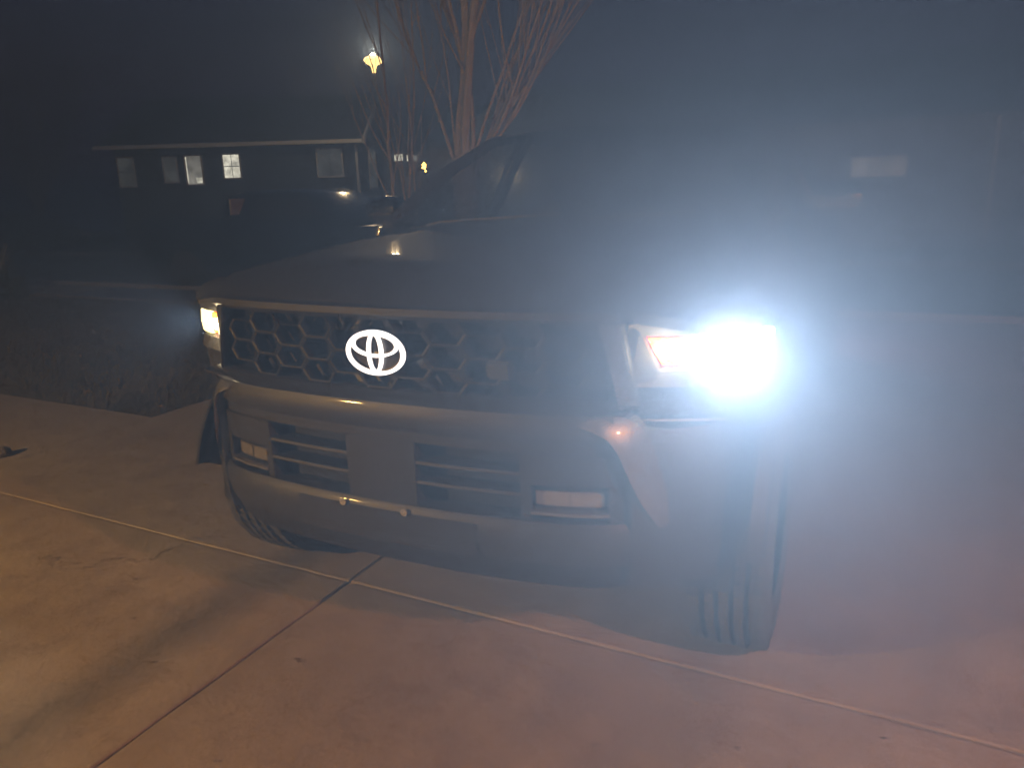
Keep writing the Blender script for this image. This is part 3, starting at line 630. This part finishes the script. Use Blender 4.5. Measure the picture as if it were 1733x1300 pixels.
# ------------------------------------------------------------------ street lamp
SL = empty('street_lamp', (-13.57, 18.5, 0)); tag(SL, 'black post with lit flared lantern across the street', 'street lamp')
MB().lathe([(.0001,0),(.16,0),(.16,.15),(.10,.22),(.075,.5),(.055,.6),(.045,4.85),(.0001,4.85)], 16).build('post', M['pole'], SL, smooth=True)
MB().lathe([(.0001,4.85),(.07,4.85),(.07,4.93),(.055,4.98),(.0001,4.98)], 14).build('collar', M['steel'], SL, smooth=True)
MB().lathe([(.05,4.98),(.062,5.06),(.09,5.17),(.23,5.25),(.285,5.33),(.23,5.40),(.0001,5.42)], 18).build('lamp_glass', M['lampglow'], SL, smooth=True)
MB().lathe([(.0001,5.52),(.05,5.50),(.15,5.44),(.17,5.425),(.0001,5.424)], 18).build('cap', M['pole'], SL, smooth=True)
for k in range(4):
    a = k*math.pi/2+.4; MB().tube([(.06*math.cos(a),.06*math.sin(a),4.98),(.10*math.cos(a),.10*math.sin(a),5.17),(.295*math.cos(a),.295*math.sin(a),5.33),(.15*math.cos(a),.15*math.sin(a),5.43)], .009, 5).build('cage_bar', M['pole'], SL)
light('street_lamp_light', 'POINT', (0, -.02, 5.25+.32), 240., (1, .72, .40), SL, .12)

# ------------------------------------------------------------------ far houses
def window(parent, origin, ux, uz, x0, x1, z0, z1, mat_, cross=(1,1), out=.03, frame=True):
    """window on the wall plane: origin + ux*x + z; normal = ux x z"""
    ux = Vector(ux); n = Vector((ux.y, -ux.x, 0))
    def pt(x, z, o): v = Vector(origin)+ux*x+n*o; return (v.x, v.y, z)
    def bar(a, b, c, d, o0, o1): return MB().add([pt(a,c,o0),pt(b,c,o0),pt(b,d,o0),pt(a,d,o0),pt(a,c,o1),pt(b,c,o1),pt(b,d,o1),pt(a,d,o1)], [(0,1,2,3),(4,7,6,5),(0,4,5,1),(1,5,6,2),(2,6,7,3),(3,7,4,0)])
    w = MB(); t = .05
    for (a, b, c, d) in ((x0-t,x1+t,z1,z1+t),(x0-t,x1+t,z0-t,z0),(x0-t,x0,z0,z1),(x1,x1+t,z0,z1)):
        q = bar(a, b, c, d, .0, .05); w.add(q.v, q.f)
    fr = w.build('window', M['wtrim'], parent)
    nx, nz = cross
    for i in range(nx):
        for j in range(nz):
            a = x0+(x1-x0)*i/nx; b = x0+(x1-x0)*(i+1)/nx; c = z0+(z1-z0)*j/nz; d = z0+(z1-z0)*(j+1)/nz; e = .012
            bar(a+e if i else a, b-e if i < nx-1 else b, c+e if j else c, d-e if j < nz-1 else d, .002, .018).build('pane', mat_ if not isinstance(mat_, list) else mat_[(j*nx+i) % len(mat_)], fr)
    return fr
A_, B_ = Vector((-24.5, 17.9, 0)), Vector((-17.03, 21.81, 0)); ux = (B_-A_).normalized(); nrm = Vector((ux.y, -ux.x, 0)); WL = (B_-A_).length
H1 = empty('house', (0,0,0)); tag(H1, 'dark low house across the street with several lit windows', 'house')
def hw(x, d, z): v = A_+ux*x-nrm*d; return (v.x, v.y, z)
def hbox(x0, x1, d0, d1, z0, z1): return MB().add([hw(x0,d0,z0),hw(x1,d0,z0),hw(x1,d1,z0),hw(x0,d1,z0),hw(x0,d0,z1),hw(x1,d0,z1),hw(x1,d1,z1),hw(x0,d1,z1)], [(0,3,2,1),(4,5,6,7),(0,1,5,4),(1,2,6,5),(2,3,7,6),(3,0,4,7)])
hbox(0, WL, 0, 8, -.1, 3.5).build('wall', M['siding'], H1)
MB().slab([hw(WL,0,3.5),hw(WL,8,3.5),hw(WL,4,5.2)], ux*.02).build('gable', M['siding2'], H1)
rf = MB().slab([hw(-.4,-.45,3.42),hw(WL+.35,-.45,3.42),hw(WL+.35,4,5.45),hw(-.4,4,5.45)], (0,0,.12)).build('roof', M['roof'], H1)
MB().slab([hw(-.4,8.45,3.42),hw(WL+.35,8.45,3.42),hw(WL+.35,4,5.45),hw(-.4,4,5.45)], (0,0,.12)).build('roof', M['roof'], H1)
hbox(-.4, WL+.35, -.58, -.46, 3.40, 3.53).build('gutter', M['wtrim'], rf)
MB().slab([hw(WL+.36,-.5,3.38),hw(WL+.36,-.5,3.60),hw(WL+.36,4,5.62),hw(WL+.36,4,5.42)], ux*.06).build('rake_board', M['wtrim'], rf)
hbox(WL-.02, WL+.06, -.06, .10, 0, 3.40).build('corner_board', M['wtrim'], H1)
for (x0, x1, z0, z1, mt_, cr) in [(.12,.62,2.2,3.14,'win_dim',(1,2)), (1.70,2.12,2.30,3.12,'win_dim',(1,2)), (2.46,3.0,2.20,3.15,'win_mid',(1,1)), (3.78,4.34,2.38,3.16,'win_hi',(2,2)), (7.08,7.92,2.34,3.24,'win_dim',(2,1))]:
    window(H1, A_, ux, 1, x0, x1, z0, z1, M[mt_], cr)
hbox(2.78, 2.98, -.035, -.022, 2.24, 2.42).build('lit_blind', M['win_hi'], H1)
hbox(2.47, 2.50, -.035, -.022, 2.24, 3.12).build('curtain_gap', M['win_hi'], H1)
uxs = -nrm
window(H1, B_+ux*.03, uxs, 1, 2.3, 3.9, 1.95, 3.40, M['win_dim'], (1,3))
# second house beyond, with porch lights
H2 = empty('house', (-19.6, 27, 0)); tag(H2, 'small far house with lit transom windows behind the lamp post', 'house')
MB().box(-1.5, 13.5, 0, 8, -.1, 3.6).build('wall', M['siding2'], H2)
MB().slab([(-2,-.5,3.55),(14,-.5,3.55),(14,4,5.4),(-2,4,5.4)], (0,0,.12)).build('roof', M['roof'], H2)
window(H2, (0,0,0), (1,0,0), 1, .55, 1.0, 3.05, 3.32, M['win_hi'], (1,1)); window(H2, (0,0,0), (1,0,0), 1, 1.18, 1.30, 3.02, 3.26, M['win_hi'], (1,1)); window(H2, (0,0,0), (1,0,0), 1, 1.38, 1.72, 3.0, 3.22, M['win_mid'], (2,1))
SB = empty('amber_light_string', (-16.3, 25, 0)); tag(SB, 'cluster of glowing amber bulbs hanging on a thin stake', 'string lights')
MB().tube([(0,.05,-.05),(0,.05,2.95)], .015, 6).build('stake', M['pole'], SB)
for (dx, dz) in ((0,2.80),(-.06,2.74),(.06,2.74),(-.03,2.68),(.05,2.66),(-.07,2.63),(.02,2.60),(.06,2.50)):
    MB().lathe([(.0001,-.04),(.03,-.03),(.042,0),(.03,.03),(.0001,.045)], 10, 'z', (dx,0,dz)).build('bulb', M['amberglow'], SB, smooth=True)
# shrub with pale leaves by the second house
def shrub(loc, r, label, n=900, seed=1):
    rs = random.Random(seed); S = empty('shrub', loc); tag(S, label, 'shrub'); ml, ms = MB(), MB()
    for i in range(14):
        a = rs.uniform(0,6.28); ms.tube([(0,0,-.05),(r*.4*math.cos(a), r*.4*math.sin(a), r*.9),(r*.75*math.cos(a), r*.75*math.sin(a), r*rs.uniform(1.1,1.8))], [.02,.012,.005], 4)
    for i in range(n):
        v = Vector((rs.gauss(0,1), rs.gauss(0,1), rs.gauss(0,1))).normalized()*r*rs.uniform(.5,1)**.5; v.z = abs(v.z+.2*r)*1.2
        a, b = Vector((rs.gauss(0,1), rs.gauss(0,1), rs.gauss(0,1))).normalized()*.06, Vector((rs.gauss(0,1), rs.gauss(0,1), rs.gauss(0,1))).normalized()*.035
        ml.add([v-a, v-b, v+a, v+b], [(0,1,2,3)])
    ms.build('stem', M['bark'], S, fix=False); ml.build('foliage', M['shrub'], S, fix=False)
shrub((-16.9, 24.5, 0), 1.0, 'rounded shrub below the lit far house windows', 1100, 4)
shrub((-15.0, 23.5, 0), .9, 'rounded shrub right of the amber bulbs', 900, 5)
shrub((-13.9, 7.4, 0), .55, 'small shrub in front of the parked dark pickup', 600, 6)
# third house straight behind the truck
H3 = empty('house', (0, 20.5, 0)); tag(H3, 'house behind the truck with one dim orange window', 'house')
MB().box(-11.8, 9, 0, 8, -.1, 3.0).build('wall', M['siding2'], H3)
MB().slab([(-12.3,-.5,2.95),(9.5,-.5,2.95),(9.5,4,4.9),(-12.3,4,4.9)], (0,0,.12)).build('roof', M['roof'], H3)
window(H3, (0,0,0), (1,0,0), 1, -1.0, .17, 1.68, 2.1, M['win_dim2'], (3,1))
window(H3, (0,0,0), (1,0,0), 1, -4.4, -3.2, 1.1, 2.2, M['win_dark'], (2,1))
MB().box(1.9, 1.98, -.09, -.01, .05, 2.9).build('downspout', M['wtrim'], H3)

lantern((-10.35, 20.49, 2.12), math.pi, 'lit porch lantern on the far house, seen through the truck cab', 14., (1, .85, .5), None)

# ------------------------------------------------------------------ other vehicles
def simple_wheels(parent, xs, hw_, r):
    f0 = None
    for x in xs:
        for s in (-1, 1):
            if f0 is None:
                o = MB().lathe([(.55*r,-.10),(.9*r,-.11),(r,-.08),(r,.08),(.9*r,.11),(.55*r,.10)], 28, 'y').build('wheel', M['rubber'], parent, smooth=True)
                c = MB().lathe([(.0001,-.06),(.3*r,-.07),(.55*r,-.10),(.55*r,.10),(.3*r,.07),(.0001,.06)], 24, 'y').build('rim', M['alloy'], o, smooth=True); f0 = (o, c)
            else:
                o = f0[0].copy(); COL.objects.link(o); c = f0[1].copy(); COL.objects.link(c); c.parent = o
            o.location = (x, s*hw_, r)
def loft_body(name, stations, material, parent):
    """stations: list of (x, [(halfwidth, z) bottom->top])"""
    P = []
    for x, pr in stations:
        P.append([(x, -w_, z) for w_, z in pr]+[(x, w_, z) for w_, z in pr[::-1]])
    mb = MB().grid([r+[r[0]] for r in P]); n = len(P[0])
    mb.add(P[0], [tuple(range(n))]); mb.add(P[-1], [tuple(range(n))])
    return mb.build(name, material, parent, smooth=True)
V = empty('parked_pickup', (-13.05, 10.75, -.046)); tag(V, 'dark parked pickup seen from its side on the street behind the truck', 'truck')
low = lambda z, w_=.93: [(.80,.42),(w_,.55),(w_+.02,.85),(w_,1.10),(w_-.06,z)]
loft_body('body', [(.0,[(.80,.55),(.88,.60),(.90,.85),(.88,1.10),(.84,1.26)]),(.06,low(1.28)),(1.6,low(1.28)),(2.2,low(1.28)),(2.25,low(1.22)),(4.2,low(1.20)),(4.35,low(1.16)),(5.4,low(1.08,.90)),(5.65,low(1.0,.84)),(5.75,[(.7,.5),(.75,.55),(.78,.8),(.75,.92),(.7,.95)])], M['carpaint'], V)
cab = loft_body('cab', [(2.18,[(.86,1.19),(.85,1.24),(.80,1.4),(.74,1.5),(.70,1.52)]),(2.32,[(.86,1.19),(.85,1.25),(.78,1.5),(.70,1.66),(.60,1.69)]),(2.6,[(.86,1.19),(.85,1.25),(.78,1.5),(.69,1.70),(.58,1.735)]),(3.9,[(.86,1.19),(.85,1.25),(.77,1.5),(.68,1.70),(.57,1.735)]),(4.3,[(.86,1.19),(.85,1.25),(.77,1.48),(.68,1.62),(.57,1.65)]),(5.0,[(.84,1.14),(.82,1.16),(.8,1.18),(.76,1.20),(.7,1.21)])], M['carpaint'], V)
for s in (-1, 1):
    for (a, b, c_, d) in ((2.95,3.55,2.98,3.52),(3.62,4.55,3.65,4.12)):
        MB().add([(a,s*.853,1.27),(b,s*.85,1.27),(d,s*.745,1.60),(c_,s*.745,1.60)], [(0,1,2,3)]).build('side_window', M['win_dark'], V)
    qf = MB().add([(2.45,s*.856,1.32),(2.62,s*.856,1.32),(2.72,s*.752,1.60),(2.34,s*.752,1.60)], [(0,1,2,3)]).build('quarter_window', mat('painted_lit_glass', (.25,.16,.17), .25, 0, .1, 8), V)  # opaque reddish base colour stands in for the lit view through the glass
    MB().tube([(2.34,s*.762,1.60),(2.45,s*.868,1.32)], .012, 6).build('window_trim', M['wtrim'], qf)
    MB().box(-.02, .05, s*.80-.05, s*.80+.05, .9, 1.2).build('tail_lamp', M['marker'] if False else mat('unlit_tail_lamp', (.25,.02,.02), .2), V, bevel=.01)
    MB().box(4.35, 4.5, s*.88-.05, s*1.05+.05*0, 1.18, 1.32).build('door_mirror', M['carpaint'], V, bevel=.02)
simple_wheels(V, (1.15, 4.75), .84, .37)
def far_car(loc, rz, label, seed):
    C = empty('parked_car', loc, rz); tag(C, label, 'car', 'dark cars parked far down the street at the left')
    lo = lambda z, w_=.86: [(.74,.25),(w_,.4),(w_+.02,.65),(w_-.02,.85),(w_-.08,z)]
    loft_body('body', [(0,[(.6,.4),(.66,.45),(.70,.6),(.68,.75),(.62,.8)]),(.15,lo(.90)),(1.0,lo(1.0)),(3.2,lo(.98)),(4.3,lo(.82,.82)),(4.5,[(.6,.4),(.66,.45),(.68,.55),(.66,.62),(.6,.68)])], M['carpaint'], C)
    loft_body('cabin', [(.5,[(.76,.9),(.74,.95),(.72,.98),(.70,1.0),(.66,1.0)]),(1.2,[(.78,.95),(.76,1.05),(.68,1.3),(.60,1.42),(.5,1.45)]),(2.2,[(.78,.95),(.76,1.05),(.68,1.32),(.60,1.44),(.5,1.47)]),(3.3,[(.78,.93),(.76,.96),(.74,.98),(.72,1.0),(.66,1.0)])], M['win_dark'], C)
    simple_wheels(C, (.85, 3.6), .76, .32)
    for s in (-1, 1):
        MB().box(4.38, 4.47, s*.58-.10, s*.58+.10, .60, .70).build('headlight', M['chrome'], C, bevel=.01); MB().box(.0, .06, s*.58-.1, s*.58+.1, .66, .78).build('tail_lamp', M['chrome'], C, bevel=.01)
far_car((-31.5, 17.5, -.05), R(18), 'dark car parked in front of the house at far left', 1)
far_car((-41.0, 18.5, -.05), R(10), 'dark car at the very left edge of the street', 2)

# ------------------------------------------------------------------ added air volume, lit by the headlamps, standing in for lens glare
hz = MB().box(-130, 100, -40, 110, -1.1, 16).build('glare_haze', None); tag(hz, 'added thin air volume standing in for lens glare round the headlamps', 'glare_haze', kind='stuff')
HM = bpy.data.materials.new('glare_volume'); HM.use_nodes = True; nt = HM.node_tree
for n_ in list(nt.nodes):
    if n_.type != 'OUTPUT_MATERIAL': nt.nodes.remove(n_)
pv = nn(nt, 'ShaderNodeVolumePrincipled'); pv.inputs['Color'].default_value = (.43, .62, 1.0, 1); pv.inputs['Density'].default_value = .0155; pv.inputs['Anisotropy'].default_value = .5
pv.inputs['Density Attribute'].default_value = ''; pv.inputs['Color Attribute'].default_value = ''; pv.inputs['Temperature Attribute'].default_value = ''
nt.links.new(pv.outputs[0], nt.nodes['Material Output'].inputs['Volume'])
try: HM.cycles.homogeneous_volume = True; HM.cycles.volume_sampling = 'EQUIANGULAR'
except Exception: pass
hz.data.materials.append(HM)
